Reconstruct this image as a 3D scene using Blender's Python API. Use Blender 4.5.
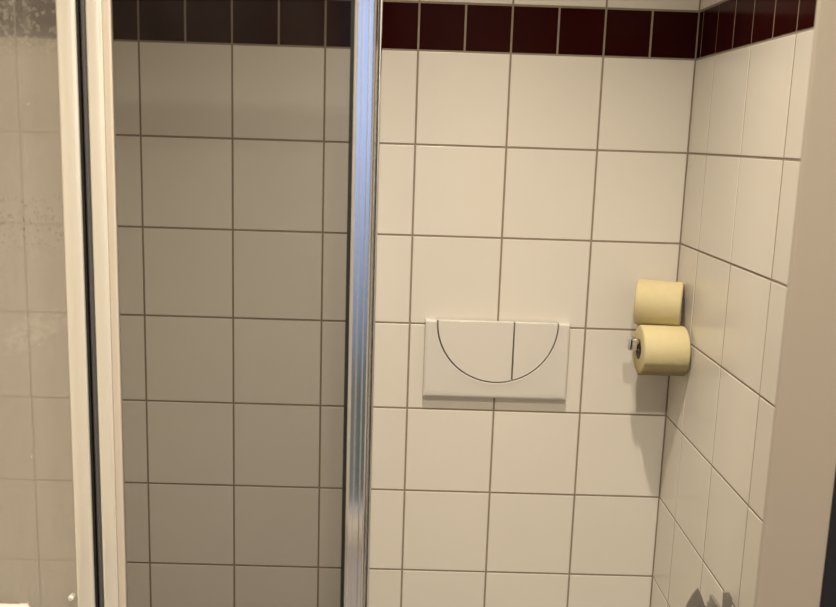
import bpy, bmesh, math, random
from mathutils import Matrix, Vector

random.seed(7)
for o in list(bpy.data.objects):
    bpy.data.objects.remove(o)
scene = bpy.context.scene
COL = scene.collection

# ---------------------------------------------------------------- camera
# world: x to the right along the tiled wall, y into the wall (wall face y = 0), z up, floor z = 0
Z0 = 1.67                                   # height of the underside of the dark tile band
f_px = 921.5
cam = bpy.data.cameras.new('camera')
cam_o = bpy.data.objects.new('camera', cam)
COL.objects.link(cam_o)
right = Vector((0.9994748, -0.0064535, 0.0317566))
down = Vector((0.0300951, -0.1785601, -0.9834686))
fwd = Vector((0.0120173, 0.9839078, -0.1782721))
m = Matrix.Identity(4)
for i in range(3):
    m[i][0] = right[i]; m[i][1] = -down[i]; m[i][2] = -fwd[i]
m.translation = (0.5923, -2.0492, Z0 - 0.1824)
cam_o.matrix_world = m
cam.sensor_fit = 'HORIZONTAL'
cam.sensor_width = 36.0
cam.lens = 36.0 * f_px / 836.0
cam.clip_start = 0.02
cam.dof.use_dof = True
cam.dof.focus_distance = 1.98
cam.dof.aperture_fstop = 7.5
scene.camera = cam_o

# ---------------------------------------------------------------- world, lights, exposure
world = bpy.data.worlds.new('world')
scene.world = world
world.use_nodes = True
bg = world.node_tree.nodes['Background']
wt = world.node_tree                        # pale blue sky over a dull, dark ground
wtc = wt.nodes.new('ShaderNodeTexCoord')
wsep = wt.nodes.new('ShaderNodeSeparateXYZ')
wt.links.new(wtc.outputs['Generated'], wsep.inputs[0])
wmr = wt.nodes.new('ShaderNodeMapRange')
wmr.inputs['From Min'].default_value = -0.27
wmr.inputs['From Max'].default_value = 0.02
wt.links.new(wsep.outputs['Z'], wmr.inputs[0])
wmx = wt.nodes.new('ShaderNodeMix')
wmx.data_type = 'RGBA'
wmx.inputs[6].default_value = (0.10, 0.11, 0.10, 1)
wmx.inputs[7].default_value = (0.48, 0.62, 1.0, 1)
wt.links.new(wmr.outputs[0], wmx.inputs[0])
wt.links.new(wmx.outputs[2], bg.inputs[0])
bg.inputs[1].default_value = 1.2
vs = scene.view_settings
vs.view_transform = 'Standard'
vs.look = 'None'
vs.exposure = 0.0
vs.gamma = 1.0
vs.use_curve_mapping = False
LAMP1 = (0.67, -0.92, 2.745)                # recessed downlight above the toilet
LAMP2 = (0.66, -2.05, 2.745)                # second downlight, towards the window wall
LAMP_COL = (1.0, 0.88, 0.71)
P1, P2 = 172.0, 158.0

XL, XR, YF, CEIL = -0.663, 1.2, -2.75, 2.78  # room


# ---------------------------------------------------------------- helpers
def tag(o, label=None, cat=None, group=None, kind=None):
    if label: o['label'] = label
    if cat: o['category'] = cat
    if group: o['group'] = group
    if kind: o['kind'] = kind
    return o


def empty(name, loc):
    o = bpy.data.objects.new(name, None)
    o.location = loc
    o.empty_display_size = 0.05
    COL.objects.link(o)
    return o


def link(name, me, mat=None, parent=None, loc=None):
    o = bpy.data.objects.new(name, me)
    COL.objects.link(o)
    if mat and not me.materials:
        me.materials.append(mat)
    if loc is not None:
        o.location = loc
    if parent:
        o.parent = parent
    return o


def obj(name, bm, mat, parent=None, smooth=None, world_coords=True):
    """bm is in world coordinates; under an Empty it is shifted to the Empty's frame."""
    if parent and world_coords:
        off = parent.location.copy()
        if parent.parent:
            off += parent.parent.location
        bmesh.ops.translate(bm, verts=bm.verts, vec=-off)
    bmesh.ops.recalc_face_normals(bm, faces=bm.faces)
    me = bpy.data.meshes.new(name)
    bm.to_mesh(me)
    bm.free()
    if smooth is not None:
        for p in me.polygons:
            p.use_smooth = True
        me.set_sharp_from_angle(angle=math.radians(smooth))
    return link(name, me, mat, parent)


def box(bm, x0, x1, y0, y1, z0, z1, bev=0, seg=2):
    vs_ = [bm.verts.new((x, y, z)) for x in (x0, x1) for y in (y0, y1) for z in (z0, z1)]
    idx = [(0, 1, 3, 2), (4, 6, 7, 5), (0, 4, 5, 1), (2, 3, 7, 6), (0, 2, 6, 4), (1, 5, 7, 3)]
    fs = [bm.faces.new([vs_[i] for i in f]) for f in idx]
    if bev:
        es = list({e for f in fs for e in f.edges})
        bmesh.ops.bevel(bm, geom=es, offset=bev, segments=seg, profile=0.5, affect='EDGES')


def extrude_poly(bm, pts, axis, a0, a1, bev=0, seg=2):
    """closed polygon (2 coords) extruded along axis 0/1/2 from a0 to a1."""
    def mk(p, a):
        c = list(p)
        c.insert(axis, a)
        return bm.verts.new(c)
    A = [mk(p, a0) for p in pts]
    B = [mk(p, a1) for p in pts]
    fa = bm.faces.new(A)
    fb = bm.faces.new(B[::-1])
    n = len(pts)
    for i in range(n):
        bm.faces.new((A[i], B[i], B[(i + 1) % n], A[(i + 1) % n]))
    if bev:
        bmesh.ops.bevel(bm, geom=list(fa.edges) + list(fb.edges), offset=bev, segments=seg, profile=0.5, affect='EDGES')


def lathe(bm, prof, origin, axis, seg=48, close=True):
    """prof: list of (r, a): radius and distance along the axis vector; closed loop when close."""
    ax = Vector(axis).normalized()
    u = ax.orthogonal().normalized()
    v = ax.cross(u)
    rings = []
    for k in range(seg):
        t = 2 * math.pi * k / seg
        d = u * math.cos(t) + v * math.sin(t)
        rings.append([bm.verts.new(Vector(origin) + d * r + ax * a) for r, a in prof])
    n = len(prof)
    for k in range(seg):
        A, B = rings[k], rings[(k + 1) % seg]
        for i in range(n if close else n - 1):
            j = (i + 1) % n
            bm.faces.new((A[i], A[j], B[j], B[i]))
    bmesh.ops.remove_doubles(bm, verts=bm.verts, dist=1e-6)


# ---------------------------------------------------------------- materials
def mat_base(name):
    mt = bpy.data.materials.new(name)
    mt.use_nodes = True
    nt = mt.node_tree
    return mt, nt, nt.nodes['Principled BSDF']


def N(nt, kind, **kw):
    n = nt.nodes.new(kind)
    for k, v in kw.items():
        setattr(n, k, v)
    return n


def plain(name, col, rough=0.5, metal=0.0, noise=0.0, nscale=8.0, bump=0.0, bscale=30.0, coat=0.0):
    mt, nt, b = mat_base(name)
    b.inputs['Roughness'].default_value = rough
    b.inputs['Metallic'].default_value = metal
    b.inputs['Coat Weight'].default_value = coat
    tc = N(nt, 'ShaderNodeTexCoord')
    nz = N(nt, 'ShaderNodeTexNoise')
    nz.inputs['Scale'].default_value = nscale
    nz.inputs['Detail'].default_value = 4
    nt.links.new(tc.outputs['Object'], nz.inputs['Vector'])
    mx = N(nt, 'ShaderNodeMix', data_type='RGBA')
    mx.inputs[6].default_value = (*[c * (1 - noise) for c in col], 1)
    mx.inputs[7].default_value = (*[min(1, c * (1 + noise)) for c in col], 1)
    nt.links.new(nz.outputs[0], mx.inputs[0])
    nt.links.new(mx.outputs[2], b.inputs['Base Color'])
    if bump:
        nb = N(nt, 'ShaderNodeTexNoise')
        nb.inputs['Scale'].default_value = bscale
        nb.inputs['Detail'].default_value = 3
        nt.links.new(tc.outputs['Object'], nb.inputs['Vector'])
        bp = N(nt, 'ShaderNodeBump')
        bp.inputs['Strength'].default_value = bump
        bp.inputs['Distance'].default_value = 0.002
        nt.links.new(nb.outputs[0], bp.inputs['Height'])
        nt.links.new(bp.outputs[0], b.inputs['Normal'])
    return mt


def tile_mat(name, col, rough, var, spec=0.45):
    mt, nt, b = mat_base(name)
    b.inputs['Roughness'].default_value = rough
    b.inputs['Specular IOR Level'].default_value = spec
    geo = N(nt, 'ShaderNodeNewGeometry')
    oi = N(nt, 'ShaderNodeObjectInfo')
    nz = N(nt, 'ShaderNodeTexNoise')
    nz.inputs['Scale'].default_value = 5
    nz.inputs['Detail'].default_value = 5
    nt.links.new(geo.outputs['Position'], nz.inputs['Vector'])
    add = N(nt, 'ShaderNodeMath', operation='ADD')
    nt.links.new(nz.outputs[0], add.inputs[0])
    nt.links.new(oi.outputs['Random'], add.inputs[1])
    half = N(nt, 'ShaderNodeMath', operation='MULTIPLY')
    half.inputs[1].default_value = 0.5
    nt.links.new(add.outputs[0], half.inputs[0])
    mx = N(nt, 'ShaderNodeMix', data_type='RGBA')
    mx.inputs[6].default_value = (*[c * (1 - var) for c in col], 1)
    mx.inputs[7].default_value = (*[c * (1 + var) for c in col], 1)
    nt.links.new(half.outputs[0], mx.inputs[0])
    nt.links.new(mx.outputs[2], b.inputs['Base Color'])
    nb = N(nt, 'ShaderNodeTexNoise')
    nb.inputs['Scale'].default_value = 9
    nb.inputs['Detail'].default_value = 1
    nt.links.new(geo.outputs['Position'], nb.inputs['Vector'])
    bp = N(nt, 'ShaderNodeBump')
    bp.inputs['Strength'].default_value = 0.12
    bp.inputs['Distance'].default_value = 0.004
    nt.links.new(nb.outputs[0], bp.inputs['Height'])
    nt.links.new(bp.outputs[0], b.inputs['Normal'])
    return mt


def glass_mat(name, tint, veil_lo, veil_hi, veil_col, dirty, ior=1.16):
    """thin shower glass: tinted transmission, surface reflection, limescale film with drops and runs."""
    mt = bpy.data.materials.new(name)
    mt.use_nodes = True
    nt = mt.node_tree
    nt.nodes.remove(nt.nodes['Principled BSDF'])
    out = nt.nodes['Material Output']
    tr = N(nt, 'ShaderNodeBsdfTransparent')
    tr.inputs[0].default_value = (*tint, 1)
    gl = N(nt, 'ShaderNodeBsdfGlossy')
    gl.inputs['Roughness'].default_value = 0.03
    gl.inputs['Color'].default_value = (1, 1, 1, 1)
    fr = N(nt, 'ShaderNodeFresnel')
    fr.inputs[0].default_value = ior
    m1 = N(nt, 'ShaderNodeMixShader')
    nt.links.new(fr.outputs[0], m1.inputs[0])
    nt.links.new(tr.outputs[0], m1.inputs[1])
    nt.links.new(gl.outputs[0], m1.inputs[2])
    # limescale film: half reflecting, half letting light through diffusely
    df = N(nt, 'ShaderNodeBsdfDiffuse')
    df.inputs[0].default_value = (*veil_col, 1)
    tl = N(nt, 'ShaderNodeBsdfTranslucent')
    tl.inputs[0].default_value = (*veil_col, 1)
    ms = N(nt, 'ShaderNodeMixShader')
    ms.inputs[0].default_value = 0.5
    nt.links.new(df.outputs[0], ms.inputs[1])
    nt.links.new(tl.outputs[0], ms.inputs[2])
    geo = N(nt, 'ShaderNodeNewGeometry')
    mp = N(nt, 'ShaderNodeMapping')
    mp.inputs['Scale'].default_value = (9, 0.5, 4)
    nt.links.new(geo.outputs['Position'], mp.inputs[0])
    nz = N(nt, 'ShaderNodeTexNoise')
    nz.inputs['Scale'].default_value = 1.0
    nz.inputs['Detail'].default_value = 6
    nt.links.new(mp.outputs[0], nz.inputs['Vector'])
    mr = N(nt, 'ShaderNodeMapRange')
    mr.inputs['From Min'].default_value = 0.3
    mr.inputs['From Max'].default_value = 0.7
    mr.inputs['To Min'].default_value = veil_lo
    mr.inputs['To Max'].default_value = veil_hi
    nt.links.new(nz.outputs[0], mr.inputs[0])
    fac = mr.outputs[0]
    if dirty:
        sep = N(nt, 'ShaderNodeSeparateXYZ')
        nt.links.new(geo.outputs['Position'], sep.inputs[0])

        def band(zc, half, soft):
            s = N(nt, 'ShaderNodeMath', operation='SUBTRACT')
            s.inputs[1].default_value = zc
            nt.links.new(sep.outputs['Z'], s.inputs[0])
            a = N(nt, 'ShaderNodeMath', operation='ABSOLUTE')
            nt.links.new(s.outputs[0], a.inputs[0])
            r = N(nt, 'ShaderNodeMapRange')
            r.inputs['From Min'].default_value = half
            r.inputs['From Max'].default_value = half + soft
            r.inputs['To Min'].default_value = 1
            r.inputs['To Max'].default_value = 0
            nt.links.new(a.outputs[0], r.inputs[0])
            return r.outputs[0]

        def mul(a, b):
            n = N(nt, 'ShaderNodeMath', operation='MULTIPLY')
            for i, q in enumerate((a, b)):
                if isinstance(q, float): n.inputs[i].default_value = q
                else: nt.links.new(q, n.inputs[i])
            return n.outputs[0]

        def addc(a, b, op='ADD'):
            n = N(nt, 'ShaderNodeMath', operation=op)
            n.use_clamp = True
            nt.links.new(a, n.inputs[0]); nt.links.new(b, n.inputs[1])
            return n.outputs[0]
        # drops: voronoi spots, patchy
        def drops(scale, sz, lo):
            mpd = N(nt, 'ShaderNodeMapping')
            mpd.inputs['Scale'].default_value = (scale, 0.5, scale * 0.8)
            wob = N(nt, 'ShaderNodeTexNoise')
            wob.inputs['Scale'].default_value = 140
            nt.links.new(geo.outputs['Position'], wob.inputs['Vector'])
            wv = N(nt, 'ShaderNodeVectorMath', operation='MULTIPLY_ADD')
            wv.inputs[1].default_value = (0.009, 0.0, 0.012)
            nt.links.new(wob.outputs['Color'], wv.inputs[0])
            nt.links.new(geo.outputs['Position'], wv.inputs[2])
            nt.links.new(wv.outputs[0], mpd.inputs[0])
            vo = N(nt, 'ShaderNodeTexVoronoi')
            vo.inputs['Scale'].default_value = 1
            nt.links.new(mpd.outputs[0], vo.inputs['Vector'])
            r = N(nt, 'ShaderNodeMapRange')
            r.inputs['From Min'].default_value = sz
            r.inputs['From Max'].default_value = sz * 0.5
            nt.links.new(vo.outputs['Distance'], r.inputs[0])
            # only some of the cells carry a drop
            sepc = N(nt, 'ShaderNodeSeparateXYZ')
            nt.links.new(vo.outputs['Color'], sepc.inputs[0])
            g = N(nt, 'ShaderNodeMath', operation='GREATER_THAN')
            g.inputs[1].default_value = lo
            nt.links.new(sepc.outputs[0], g.inputs[0])
            return mul(r.outputs[0], g.outputs[0])
        # runs: noise stretched along z
        mpr = N(nt, 'ShaderNodeMapping')
        mpr.inputs['Scale'].default_value = (90, 0.5, 9)
        nt.links.new(geo.outputs['Position'], mpr.inputs[0])
        nr = N(nt, 'ShaderNodeTexNoise')
        nr.inputs['Scale'].default_value = 1
        nr.inputs['Detail'].default_value = 3
        nt.links.new(mpr.outputs[0], nr.inputs['Vector'])
        rr = N(nt, 'ShaderNodeMapRange')
        rr.inputs['From Min'].default_value = 0.55
        rr.inputs['From Max'].default_value = 0.75
        nt.links.new(nr.outputs[0], rr.inputs[0])
        top = band(Z0 + 0.10, 0.15, 0.05)
        low = band(Z0 - 0.315, 0.012, 0.035)
        fac = addc(fac, mul(top, 0.21), 'SUBTRACT')
        fac = addc(fac, mul(mul(drops(190.0, 0.55, 0.5), top), 0.16))
        fac = addc(fac, mul(mul(rr.outputs[0], top), 0.12))
        # cleaner, wetter band half-way down: the film is washed off in drops
        fac = addc(fac, mul(mul(drops(200.0, 0.5, 0.4), low), 0.18), 'SUBTRACT')
        fac = addc(fac, mul(drops(60.0, 0.12, 0.9), 0.35))
        # thick wiped smear
        sm = N(nt, 'ShaderNodeMapping')
        sm.vector_type = 'TEXTURE'
        sm.inputs['Location'].default_value = (0.075, -0.78, Z0 - 0.468)
        sm.inputs['Rotation'].default_value = (0, math.radians(-24), 0)
        sm.inputs['Scale'].default_value = (0.06, 1.0, 0.021)
        nt.links.new(geo.outputs['Position'], sm.inputs[0])
        ln = N(nt, 'ShaderNodeVectorMath', operation='LENGTH')
        nt.links.new(sm.outputs[0], ln.inputs[0])
        r2 = N(nt, 'ShaderNodeMapRange')
        r2.inputs['From Min'].default_value = 1.25
        r2.inputs['From Max'].default_value = 0.5
        nt.links.new(ln.outputs['Value'], r2.inputs[0])
        grain = N(nt, 'ShaderNodeTexNoise')
        grain.inputs['Scale'].default_value = 70
        grain.inputs['Detail'].default_value = 5
        nt.links.new(geo.outputs['Position'], grain.inputs['Vector'])
        g2 = N(nt, 'ShaderNodeMapRange')
        g2.inputs['From Min'].default_value = 0.35
        g2.inputs['From Max'].default_value = 0.65
        nt.links.new(grain.outputs[0], g2.inputs[0])
        fac = addc(fac, mul(mul(r2.outputs[0], g2.outputs[0]), 0.22))
    m2 = N(nt, 'ShaderNodeMixShader')
    nt.links.new(fac, m2.inputs[0])
    nt.links.new(m1.outputs[0], m2.inputs[1])
    nt.links.new(ms.outputs[0], m2.inputs[2])
    nt.links.new(m2.outputs[0], out.inputs['Surface'])
    return mt


def paper_mat():
    mt, nt, b = mat_base('yellow_paper')
    b.inputs['Roughness'].default_value = 0.95
    b.inputs['Specular IOR Level'].default_value = 0.15
    b.inputs['Subsurface Weight'].default_value = 0.0
    tc = N(nt, 'ShaderNodeTexCoord')
    nz = N(nt, 'ShaderNodeTexNoise')
    nz.inputs['Scale'].default_value = 40
    nz.inputs['Detail'].default_value = 4
    nt.links.new(tc.outputs['Object'], nz.inputs['Vector'])
    mx = N(nt, 'ShaderNodeMix', data_type='RGBA')
    mx.inputs[6].default_value = (0.555, 0.475, 0.265, 1)
    mx.inputs[7].default_value = (0.61, 0.535, 0.325, 1)
    nt.links.new(nz.outputs[0], mx.inputs[0])
    nt.links.new(mx.outputs[2], b.inputs['Base Color'])
    vo = N(nt, 'ShaderNodeTexVoronoi')
    vo.inputs['Scale'].default_value = 160
    nt.links.new(tc.outputs['Object'], vo.inputs['Vector'])
    ad = N(nt, 'ShaderNodeMath', operation='ADD')
    nt.links.new(vo.outputs['Distance'], ad.inputs[0])
    nt.links.new(nz.outputs[0], ad.inputs[1])
    bp = N(nt, 'ShaderNodeBump')
    bp.inputs['Strength'].default_value = 0.25
    bp.inputs['Distance'].default_value = 0.001
    nt.links.new(ad.outputs[0], bp.inputs['Height'])
    nt.links.new(bp.outputs[0], b.inputs['Normal'])
    return mt


M = dict(
    tile=tile_mat('cream_tile', (0.70, 0.665, 0.60), 0.22, 0.035),
    red=tile_mat('maroon_tile', (0.024, 0.0035, 0.003), 0.12, 0.08, 0.03),
    grout=plain('grout', (0.27, 0.215, 0.165), 0.9, noise=0.15, nscale=40, bump=0.3, bscale=300),
    plaster=plain('beige_plaster', (0.80, 0.76, 0.68), 0.8, noise=0.04, bump=0.15, bscale=80),
    jamb=plain('beige_paint', (0.37, 0.33, 0.28), 0.5, noise=0.03, nscale=3, bump=0.05),
    floor=plain('grey_stone', (0.30, 0.27, 0.24), 0.45, noise=0.15, nscale=5),
    dark=plain('dark_navy_paint', (0.007, 0.008, 0.014), 0.9, noise=0.1),
    white=plain('white_plastic', (0.66, 0.63, 0.585), 0.14, noise=0.01, coat=0.3),
    white_metal=plain('white_lacquered_metal', (0.97, 0.95, 0.88), 0.12, metal=0.5, noise=0.015, nscale=3),
    lip=plain('milky_plastic', (0.62, 0.56, 0.48), 0.35, noise=0.03),
    chrome=plain('polished_aluminium', (0.80, 0.82, 0.86), 0.09, metal=1.0, noise=0.02, nscale=3),
    steel=plain('brushed_steel', (0.30, 0.28, 0.25), 0.45, metal=0.5, noise=0.08, nscale=30),
    rubber=plain('black_rubber', (0.008, 0.007, 0.006), 0.6, noise=0.2),
    gasket=plain('grey_gasket', (0.16, 0.16, 0.17), 0.35, metal=0.6, noise=0.1),
    paper=paper_mat(),
    card=plain('cardboard', (0.16, 0.13, 0.10), 0.9, noise=0.1, nscale=60),
    glass=glass_mat('tinted_glass', (0.755, 0.755, 0.755), 0.0, 0.016, (0.8, 0.77, 0.72), False),
    side_glass=glass_mat('side_glass', (0.99, 0.99, 0.985), 0.001, 0.004, (0.8, 0.77, 0.72), False, 1.003),
    dirty=glass_mat('limescaled_glass', (0.92, 0.915, 0.905), 0.34, 0.42, (0.84, 0.80, 0.73), True),
    pane=glass_mat('window_glass', (0.97, 0.97, 0.97), 0.0, 0.005, (0.8, 0.8, 0.8), False),
)
bulb, nt_, b_ = mat_base('lamp_glow')
b_.inputs['Emission Color'].default_value = (*LAMP_COL, 1)
b_.inputs['Emission Strength'].default_value = 12

# ---------------------------------------------------------------- the room
TH = 0.008          # tile thickness
PROUD = 0.0009      # tile face over the joint
G = 0.0042          # joint width
WT = 0.12


def slab(name, mat, *b):
    bm = bmesh.new()
    box(bm, *b)
    return tag(obj(name, bm, mat), kind='structure')


# grout face sits PROUD behind the tile faces (y = 0 and x = 1.2)
wall_back = slab('wall_back', M['grout'], XL - WT, XR + WT, PROUD, WT, 0, CEIL)
wall_right = slab('wall_right', M['grout'], XR + PROUD, XR + WT, YF - WT, PROUD, 0, CEIL)
wall_left = slab('wall_left', M['plaster'], XL - WT, XL, YF - WT, PROUD, 0, CEIL)
slab('floor', M['floor'], XL - WT, XR + WT, YF - WT, WT, -0.1, 0)
slab('ceiling', M['plaster'], XL - WT, XR + WT, YF - WT, WT, CEIL, CEIL + 0.1)

_tiles = {}


def tile_mesh(w, h, mat):
    """face in the local xz plane, looking to -y, centred; 24 triangles with a rounded rim."""
    key = (round(w, 4), round(h, 4), mat.name)
    if key in _tiles:
        return _tiles[key]
    a, b = w / 2, h / 2
    c = 0.0009
    rings = [(0, TH), (0, c), (c * 0.35, c * 0.3), (c, 0)]
    v, f = [], []
    for ins, y in rings:
        v += [(-a + ins, y, -b + ins), (a - ins, y, -b + ins), (a - ins, y, b - ins), (-a + ins, y, b - ins)]
    for r in range(len(rings) - 1):
        for k in range(4):
            f.append((r * 4 + k, r * 4 + (k + 1) % 4, r * 4 + 4 + (k + 1) % 4, r * 4 + 4 + k))
    q = (len(rings) - 1) * 4
    f.append((q, q + 1, q + 2, q + 3))
    me = bpy.data.meshes.new('tile')
    me.from_pydata(v, [], f)
    me.update()
    me.materials.append(mat)
    _tiles[key] = me
    return me


def lay(parent, u0, u1, z0, z1, mat, wall):
    w, h = u1 - u0 - G, z1 - z0 - G
    if w < 0.006 or h < 0.006:
        return
    me = tile_mesh(w, h, mat)
    o = bpy.data.objects.new('tile', me)
    COL.objects.link(o)
    o.parent = parent
    u, z = (u0 + u1) / 2, (z0 + z1) / 2
    j = lambda s: random.uniform(-s, s)
    if wall == 'back':
        o.location = (u, j(0.0003), z)
        o.rotation_euler = (j(0.0007), 0, j(0.0007))
    else:                                   # right wall: u = distance from the corner
        o.location = (XR + j(0.0003), -u, z)
        o.rotation_euler = (j(0.0007), 0, -math.pi / 2 + j(0.0007))
    return o


rows = [Z0 - 0.2 * k for k in range(9)]                       # joints under the band
zcuts = [(max(rows[k + 1], 0.0) if k + 1 < len(rows) else 0.0, rows[k]) for k in range(8)] + [(0.0, rows[8])]
zup = [(Z0 + 0.1 + 0.2 * k, min(Z0 + 0.3 + 0.2 * k, CEIL)) for k in range(6)]
zup = [(a, b) for a, b in zup if b - a > 0.01]
bx = [-0.663, -0.463, -0.263, -0.063, 0.0, 0.2, 0.4, 0.6, 0.8, 1.0, 1.2]
for a, b in zip(bx, bx[1:]):
    for z0, z1 in zcuts + zup:
        lay(wall_back, a, b, z0, z1, M['tile'], 'back')
rx = [-0.663, -0.563, -0.463, -0.363, -0.263, -0.163, -0.063] + [0.1 * k for k in range(13)]
for a, b in zip(rx, rx[1:]):
    lay(wall_back, a, b, Z0, Z0 + 0.1, M['red'], 'back')
cu = [0.0, 0.1285, 0.3285, 0.5285, 0.7285, 0.9285, 1.1285, 1.3285, 1.5285]
for a, b in zip(cu, cu[1:]):
    for z0, z1 in zcuts + zup:
        lay(wall_right, a, b, z0, z1, M['tile'], 'right')
ru = [0.0, 0.0285] + [0.1285 + 0.1 * k for k in range(15)]
for a, b in zip(ru, ru[1:]):
    lay(wall_right, a, b, Z0, Z0 + 0.1, M['red'], 'right')

# window wall behind the camera
WX0, WX1, WZ0, WZ1 = 0.28, 0.72, 0.06, 2.04
bm = bmesh.new()
o_ = [(XL - WT, 0), (XR + WT, 0), (XR + WT, CEIL), (XL - WT, CEIL)]
i_ = [(WX0, WZ0), (WX1, WZ0), (WX1, WZ1), (WX0, WZ1)]
V = {}
for y in (YF, YF - WT):
    for nme, ring in (('o', o_), ('i', i_)):
        V[nme, y] = [bm.verts.new((x, y, z)) for x, z in ring]
for k in range(4):
    n = (k + 1) % 4
    for y in (YF, YF - WT):
        bm.faces.new((V['o', y][k], V['o', y][n], V['i', y][n], V['i', y][k]))
    for nme in 'oi':
        bm.faces.new((V[nme, YF][k], V[nme, YF][n], V[nme, YF - WT][n], V[nme, YF - WT][k]))
tag(obj('wall_front', bm, M['plaster']), kind='structure')
win = empty('window_1', ((WX0 + WX1) / 2, YF - 0.06, WZ0))
tag(win, kind='structure')
bm = bmesh.new()
for b in ((WX0, WX0 + 0.05, WZ0, WZ1), (WX1 - 0.05, WX1, WZ0, WZ1),
          (WX0 + 0.05, WX1 - 0.05, WZ0, WZ0 + 0.05), (WX0 + 0.05, WX1 - 0.05, WZ1 - 0.05, WZ1)):
    box(bm, b[0], b[1], YF - 0.09, YF - 0.04, b[2], b[3])
obj('window_frame', bm, M['white'], win)
bm = bmesh.new()
box(bm, WX0 + 0.05, WX1 - 0.05, YF - 0.07, YF - 0.062, WZ0 + 0.05, WZ1 - 0.05)
obj('pane', bm, M['pane'], win)
pl = bpy.data.lights.new('window_portal', 'AREA')
pl.shape = 'RECTANGLE'
pl.size, pl.size_y = WX1 - WX0, WZ1 - WZ0
pl.cycles.is_portal = True
po = bpy.data.objects.new('window_portal', pl)
COL.objects.link(po)
po.location = ((WX0 + WX1) / 2, YF - 0.11, (WZ0 + WZ1) / 2)
po.rotation_euler = (math.radians(90), 0, 0)

# door jamb at the right, nearer to the camera, and the dark door leaf beyond it
bm = bmesh.new()
box(bm, 1.0135, 1.0885, -1.05, -1.040, 0, CEIL, 0.002)
tag(obj('trim_1', bm, M['jamb']), kind='structure')
bm = bmesh.new()
box(bm, 1.090, 1.192, -1.046, -1.008, 0.01, 2.2, 0.002)
tag(obj('door_1', bm, M['dark']), kind='structure')


# ---------------------------------------------------------------- ceiling downlights
def downlight(loc, power, label, size, blend):
    t = empty('ceiling_downlight', (loc[0], loc[1], CEIL - 0.02))
    tag(t, label, 'lamp', 'recessed ceiling downlights')
    bm = bmesh.new()
    lathe(bm, [(0.036, 0.0), (0.040, -0.004), (0.047, -0.004), (0.050, 0.004), (0.050, 0.02), (0.036, 0.02)],
          (loc[0], loc[1], CEIL - 0.02), (0, 0, 1), 40)
    obj('rim', bm, M['white'], t, 40)
    bm = bmesh.new()
    lathe(bm, [(0.0, 0.012), (0.03, 0.012), (0.036, 0.014), (0.036, 0.02), (0.0, 0.02)],
          (loc[0], loc[1], CEIL - 0.02), (0, 0, 1), 40, False)
    obj('bulb', bm, bulb, t, 40)
    l = bpy.data.lights.new('downlight_beam', 'SPOT')
    l.energy = power
    l.color = LAMP_COL
    l.shadow_soft_size = 0.03
    l.spot_size = math.radians(size)
    l.spot_blend = blend
    lo = bpy.data.objects.new('downlight_beam', l)
    COL.objects.link(lo)
    lo.location = loc
    return t


downlight(LAMP1, P1, 'small round ceiling downlight above the flush plate', 101, 1.0)
downlight(LAMP2, P2, 'small round ceiling downlight nearer the window', 146, 1.0)

# ---------------------------------------------------------------- shower enclosure
YG = -0.78
ZB, ZT = 0.0, Z0 + 0.32
sh = empty('shower_enclosure', (0.15, YG, 0))
tag(sh, 'framed glass shower enclosure with chrome post and white stiles', 'shower')


def vert(name, pts, mat, z0=ZB + 0.03, z1=ZT - 0.03, parent=sh, smooth=35):
    bm = bmesh.new()
    extrude_poly(bm, pts, 2, z0, z1)
    return obj(name, bm, mat, parent, smooth)


def arc(cx, cy, rx_, ry_, a0, a1, n):
    return [(cx + rx_ * math.cos(math.radians(a0 + (a1 - a0) * k / n)),
             cy + ry_ * math.sin(math.radians(a0 + (a1 - a0) * k / n))) for k in range(n + 1)]


def rrect(x0, x1, y0, y1, r):
    return (arc(x0 + r, y0 + r, r, r, 180, 270, 5) + arc(x1 - r, y0 + r, r, r, 270, 360, 5) +
            arc(x1 - r, y1 - r, r, r, 0, 90, 5) + arc(x0 + r, y1 - r, r, r, 90, 180, 5))


# corner post: flat lip, rounded body, groove, thin bead
f0 = YG - 0.012
post = ([(0.5125, f0 + 0.004), (0.5128, f0 + 0.0005), (0.5165, f0)] +
        [(0.5169, f0 - 0.0004), (0.5175, f0 - 0.0017), (0.5222, f0 - 0.00175), (0.5226, f0 - 0.0011), (0.5233, f0 - 0.0011),
         (0.5237, f0 - 0.0019), (0.5275, f0 - 0.0020), (0.5312, f0 - 0.00195), (0.5323, f0 - 0.0008)] +
        [(0.5330, f0 + 0.006), (0.5372, f0 + 0.006)] +
        arc(0.5400, f0 + 0.001, 0.0027, 0.003, 180, 360, 8) +
        [(0.5400, YG + 0.012), (0.5125, YG + 0.012)])
vert('corner_post', post, M['chrome'], smooth=12)
vert('post_seal', [(0.5074, f0 + 0.001), (0.5123, f0 + 0.001), (0.5123, YG + 0.011), (0.5074, YG + 0.011)], M['rubber'])
# sliding pane stiles with the gap between them
st = vert('stile', rrect(0.1212, 0.1462, YG - 0.014, YG + 0.008, 0.004), M['white_metal'])
vert('gap_seal', [(0.1464, YG - 0.008), (0.1496, YG - 0.008), (0.1496, YG + 0.010), (0.1464, YG + 0.010)], M['rubber'])
vert('gap_channel', arc(0.1545, YG + 0.000, 0.0048, 0.007, 180, 360, 8) + [(0.1593, YG + 0.012), (0.1497, YG + 0.012)], M['gasket'])
vert('stile', rrect(0.1595, 0.1790, YG - 0.012, YG + 0.014, 0.004), M['white_metal'])
vert('glass_seal', rrect(0.1792, 0.1892, YG - 0.004, YG + 0.010, 0.002), M['lip'])


def pane(name, x0, x1, y0, y1, mat):
    bm = bmesh.new()
    box(bm, x0, x1, y0, y1, ZB + 0.036, ZT - 0.036)
    return obj(name, bm, mat, sh)


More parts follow.
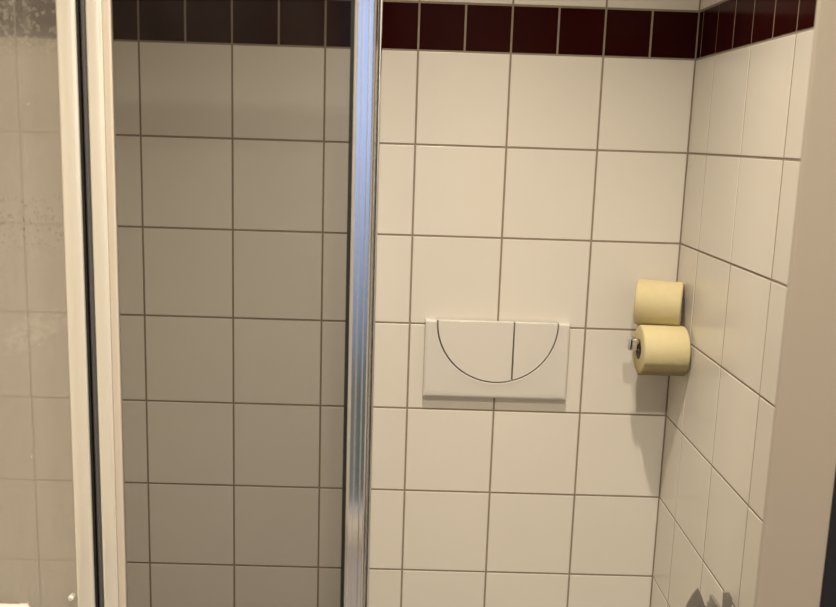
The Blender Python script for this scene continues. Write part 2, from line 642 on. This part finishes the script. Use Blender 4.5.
pane('glass_pane', XL + 0.03, 0.1215, YG - 0.004, YG + 0.002, M['dirty'])
pane('glass_pane', 0.1880, 0.5076, YG + 0.001, YG + 0.007, M['glass'])
pane('side_glass_pane', 0.5130, 0.5190, YG + 0.0125, -0.021, M['side_glass'])
vert('wall_profile', rrect(0.508, 0.523, -0.024, -0.0008, 0.003), M['chrome'])
vert('wall_profile', rrect(XL + 0.0008, XL + 0.030, YG - 0.012, YG + 0.012, 0.003), M['white_metal'])
for z0, z1, nm in ((ZB, ZB + 0.034, 'bottom_rail'), (ZT - 0.034, ZT, 'top_rail')):
    bm = bmesh.new()
    box(bm, XL + 0.0008, 0.5425, YG - 0.018, YG + 0.018, z0, z1, 0.003)
    obj(nm, bm, M['white_metal'], sh)
    if nm == 'top_rail':                     # the side pane is frameless along its top
        continue
    bm = bmesh.new()
    box(bm, 0.5080, 0.5240, YG + 0.0185, -0.0008, z0, z1, 0.003)
    obj(nm, bm, M['chrome'], sh)
# white pull handle on the limescaled pane, with its fixing stud
bm = bmesh.new()
box(bm, -0.060, 0.0565, YG - 0.034, YG - 0.018, Z0 - 0.905, Z0 - 0.8705, 0.006, 3)
for x in (-0.045, 0.040):
    box(bm, x - 0.006, x + 0.006, YG - 0.020, YG - 0.0035, Z0 - 0.895, Z0 - 0.880)
obj('handle', bm, M['white'], sh, 40)
bm = bmesh.new()
lathe(bm, [(0.0, 0.012), (0.003, 0.0115), (0.0045, 0.009), (0.0045, 0.0), (0.0, 0.0)],
      (0.1125, YG - 0.0038, Z0 - 0.8655), (0, -1, 0), 20, False)
obj('stud', bm, M['white'], sh, 40)

# ---------------------------------------------------------------- flush plate
PX0, PX1, PZ0, PZ1 = 0.6345, 0.9625, Z0 - 0.766, Z0 - 0.587
PC, PR = 0.7985, 0.1375                     # centre and radius of the half-round button field
ZC = PZ1 - 0.004
YO = -0.0190                                # outer rim of the cover
YFR = -0.0215                               # front face
fp = empty('flush_plate', ((PX0 + PX1) / 2, 0, PZ0))
tag(fp, 'white plastic flush plate with half-round split button on the tiled wall', 'flush plate')


def outer(t):
    """where the ray from the centre at angle t meets the plate's rectangle."""
    dx, dz = math.cos(t), math.sin(t)
    k = 1e9
    if dx > 1e-9: k = min(k, (PX1 - PC) / dx)
    if dx < -1e-9: k = min(k, (PX0 - PC) / dx)
    if dz < -1e-9: k = min(k, (PZ0 - ZC) / dz)
    return k


NA = 96
angs = [math.pi + math.pi * k / NA for k in range(NA + 1)]
for cz in (PX0, PX1):                        # hit the two lower corners exactly
    t = math.atan2(PZ0 - ZC, cz - PC) % (2 * math.pi)
    j = min(range(NA + 1), key=lambda q: abs(angs[q] - t))
    angs[j] = t
bm = bmesh.new()
cols = []
for t in angs:
    c, s_ = math.cos(t), math.sin(t)
    R1 = outer(t)
    gap = R1 - PR
    ring = [(PR, -0.004), (PR, -0.0200), (PR + min(0.0010, gap * .1), -0.0212)]
    for k in range(1, 6):
        u = k / 5
        ring.append((PR + 0.0010 + (gap - 0.008 - 0.0010) * u, -0.0212 + (0.0212 - abs(YO)) * (1 - (1 - u) ** 2)))
    pts = [(PC + c * r, y, ZC + s_ * r) for r, y in ring]
    # rounded outer rim: square insets towards the wall
    ex, ez = PC + c * R1, ZC + s_ * R1
    for ins, y in ((0.0045, YO + 0.0006), (0.0015, YO + 0.0026), (0.0, YO + 0.0065), (0.0, -0.0008)):
        x = min(max(ex, PX0 + ins), PX1 - ins)
        z = max(ez, PZ0 + ins)
        pts.append((x, y, z))
    cols.append([bm.verts.new(p) for p in pts])
for a, b in zip(cols, cols[1:]):
    for k in range(len(a) - 1):
        bm.faces.new((a[k], a[k + 1], b[k + 1], b[k]))
for side in (cols[0], cols[-1]):            # top ends left and right of the field
    x0s = [v.co.x for v in side]
    top = [bm.verts.new((v.co.x, v.co.y if i_ < 1 else min(v.co.y + 0.004, -0.0008), PZ1)) for i_, v in enumerate(side)]
    for k in range(len(side) - 1):
        bm.faces.new((side[k], side[k + 1], top[k + 1], top[k]))
    bk = [bm.verts.new((v.co.x, -0.0008, PZ1)) for v in top]
    for k in range(len(side) - 1):
        bm.faces.new((top[k], top[k + 1], bk[k + 1], bk[k]))
bmesh.ops.remove_doubles(bm, verts=bm.verts, dist=1e-6)
obj('cover', bm, M['white'], fp, 32)
bm = bmesh.new()
box(bm, PX0 + 0.004, PX1 - 0.004, -0.0060, -0.0008, PZ0 + 0.004, PZ1 - 0.003)
obj('backing', bm, M['card'], fp)


def button(x0, x1, dome):
    """piece of the half disc between x0 and x1, rounded front edge."""
    r = PR - 0.0034
    a0, a1 = math.acos(max(-1, min(1, (x1 - PC) / r))), math.acos(max(-1, min(1, (x0 - PC) / r)))
    n = 40
    pts = [(PC + r * math.cos(a0 + (a1 - a0) * k / n), ZC - r * math.sin(a0 + (a1 - a0) * k / n)) for k in range(n + 1)]
    tail = []
    if pts[-1][1] < ZC - 1e-4: tail += [(x0, ZC)]
    tail += [(max(x0, PC - r), PZ1), (min(x1, PC + r), PZ1)]
    if pts[0][1] < ZC - 1e-4: tail += [(x1, ZC)]
    pts += tail
    bm = bmesh.new()
    A = [bm.verts.new((x, -0.0062, z)) for x, z in pts]
    B = [bm.verts.new((x, YFR - dome, z)) for x, z in pts]
    fb = bm.faces.new(B)
    bm.faces.new(A[::-1])
    k = len(pts)
    for i in range(k):
        bm.faces.new((A[i], A[(i + 1) % k], B[(i + 1) % k], B[i]))
    top = [e for e in fb.edges if all(abs(v.co.z - PZ1) < 1e-5 for v in e.verts)]
    rest = [e for e in fb.edges if e not in top]
    bmesh.ops.bevel(bm, geom=rest, offset=0.0012, segments=2, profile=0.5, affect='EDGES', clamp_overlap=True)
    es = [e for e in bm.edges if all(abs(v.co.z - PZ1) < 1e-5 and v.co.y < YFR - dome + 0.0005 for v in e.verts)]
    if es:
        bmesh.ops.bevel(bm, geom=es, offset=0.006, segments=4, profile=0.5, affect='EDGES', clamp_overlap=True)
    big = max(bm.faces, key=lambda f: f.calc_area() if f.calc_center_median().y < YFR + 0.001 else 0)
    bmesh.ops.inset_individual(bm, faces=[big], thickness=0.0005, use_even_offset=True)
    return obj('button', bm, M['white'], fp, 30)


XD = 0.8355
button(PC - PR, XD - 0.0019, 0.0004)
button(XD + 0.0019, PC + PR, 0.0004)

# ---------------------------------------------------------------- toilet paper and its holder
RC = Vector((1.096, -0.108, Z0 - 0.6205))   # left end of the lower roll's axis
RR, RL = 0.0535, 0.098


def roll(name, c, axis, R, L, label, hole=0.021):
    t = empty(name, c)
    tag(t, label, 'toilet roll', 'yellow toilet rolls')
    e = 0.0035
    prof = [(hole + 0.0012, 0), (R - e, 0), (R - e * .4, e * .3), (R, e * 1.2), (R, L - e * 1.2), (R - e * .4, L - e * .3), (R - e, L), (hole + 0.0012, L)]
    bm = bmesh.new()
    lathe(bm, prof, c, axis, 64)
    # slightly out of round, as wound paper is
    for v in bm.verts:
        d = v.co - Vector(c)
        ax = Vector(axis).normalized()
        rad = d - ax * d.dot(ax)
        if rad.length > R * 0.8:
            an = math.atan2(rad.z, rad.y)
            v.co += rad.normalized() * (0.0006 * math.sin(2 * an + 1) + 0.0004 * math.sin(5 * an))
    obj('paper', bm, M['paper'], t, 50)
    bm = bmesh.new()
    lathe(bm, [(hole - 0.0005, 0.0005), (hole + 0.0010, 0.0005), (hole + 0.0010, L - 0.0005), (hole - 0.0005, L - 0.0005)], c, axis, 40)
    obj('core', bm, M['card'], t, 40)
    return t


r1 = roll('toilet_roll', RC, (1, 0, 0), RR, RL, 'yellow toilet roll on the chrome holder, below the other roll')
# loose end of the sheet hugging the front of the lower roll
bm = bmesh.new()
th = [math.radians(200 + 3 * k) for k in range(26)]
ring = []
for k, a in enumerate(th):
    r = RR + 0.0012 + 0.0004 * math.sin(k)
    ring.append([bm.verts.new((x, RC.y + r * math.cos(a) * 1.0, RC.z + r * math.sin(a))) for x in (RC.x + 0.001, RC.x + RL - 0.001)])
for a, b in zip(ring, ring[1:]):
    bm.faces.new((a[0], a[1], b[1], b[0]))
r_ = bmesh.ops.solidify(bm, geom=bm.faces[:], thickness=0.0005)
obj('loose_sheet', bm, M['paper'], r1, 60)

ANG = math.radians(19)
axis2 = Vector((math.cos(ANG), -math.sin(ANG), 0.0))
R2 = 0.0505
dy = 0.048
dz = math.sqrt((RR + R2 + 0.0016) ** 2 - dy ** 2)
mid = Vector((1.146, RC.y + dy, RC.z + dz))
c2 = mid - axis2 * 0.049
roll('toilet_roll', c2, axis2, R2, 0.098, 'spare yellow toilet roll lying on top of the roll in the holder')

def tube(bm, path, r, seg=16):
    rings = []
    for i, p in enumerate(path):
        a = path[max(i - 1, 0)]; b = path[min(i + 1, len(path) - 1)]
        d = (Vector(b) - Vector(a)).normalized()
        u = d.cross(Vector((0, 0, 1))).normalized()
        v = u.cross(d)
        rings.append([bm.verts.new(Vector(p) + (u * math.cos(2 * math.pi * k / seg) + v * math.sin(2 * math.pi * k / seg)) * r) for k in range(seg)])
    for A, B in zip(rings, rings[1:]):
        for k in range(seg):
            bm.faces.new((A[k], A[(k + 1) % seg], B[(k + 1) % seg], B[k]))
    bm.faces.new(rings[0]); bm.faces.new(rings[-1][::-1])


zb = RC.z + 0.0125                         # the roll hangs on the bar
th_ = empty('toilet_roll_holder', (XR, RC.y, zb))
tag(th_, 'chrome toilet roll holder bar with end knob under the spare roll', 'holder')
bm = bmesh.new()
lathe(bm, [(0.0, -0.0006), (0.022, -0.0006), (0.0225, -0.003), (0.021, -0.0045), (0.0, -0.0050)], (XR, RC.y, zb), (1, 0, 0), 32, False)
obj('rosette', bm, M['chrome'], th_, 40)
bm = bmesh.new()
tube(bm, [(XR - 0.005, RC.y, zb), (1.15, RC.y, zb), (1.092, RC.y, zb)], 0.0072)
obj('bar', bm, M['chrome'], th_, 40)
bm = bmesh.new()
box(bm, 1.0700, 1.0925, RC.y - 0.014, RC.y + 0.014, zb - 0.014, zb + 0.014, 0.005, 4)
obj('knob', bm, M['chrome'], th_, 40)

# ---------------------------------------------------------------- steel bracket low on the right wall
bk = empty('wall_bracket', (XR, -0.46, Z0 - 1.05))
tag(bk, 'grey steel bracket with two pointed plates low on the right wall', 'bracket')
bm = bmesh.new()
extrude_poly(bm, [(1.138, Z0 - 1.075), (1.1471, Z0 - 1.044), (1.1551, Z0 - 1.0252), (1.1636, Z0 - 1.0126), (1.1704, Z0 - 1.0247),
                  (1.1804, Z0 - 1.0513), (1.1985, Z0 - 1.062), (1.1985, Z0 - 1.10), (1.150, Z0 - 1.10)], 1, -0.416, -0.42, 0.0008)
obj('plate', bm, M['steel'], bk)
bm = bmesh.new()
extrude_poly(bm, [(1.1810, Z0 - 0.977), (1.1915, Z0 - 0.976), (1.1985, Z0 - 0.989), (1.1985, Z0 - 1.06), (1.184, Z0 - 1.06)], 1, -0.50, -0.504, 0.0008)
obj('plate', bm, M['steel'], bk)
bm = bmesh.new()
tube(bm, [(1.186, -0.4165, Z0 - 1.054), (1.187, -0.460, Z0 - 1.040), (1.188, -0.4995, Z0 - 1.024)], 0.0050, 12)
obj('rod', bm, M['steel'], bk, 40)
bm = bmesh.new()
box(bm, 1.1945, 1.1993, -0.52, -0.40, Z0 - 1.12, Z0 - 1.035, 0.001)
obj('base_plate', bm, M['steel'], bk)
bm = bmesh.new()
lathe(bm, [(0.0, 0.0), (0.0035, 0.0005), (0.004, 0.003), (0.003, 0.006), (0.0, 0.0065)], (1.1860, -0.4208, Z0 - 1.0420), (0, -1, 0.2), 20, False)
obj('knob', bm, M['steel'], bk, 50)
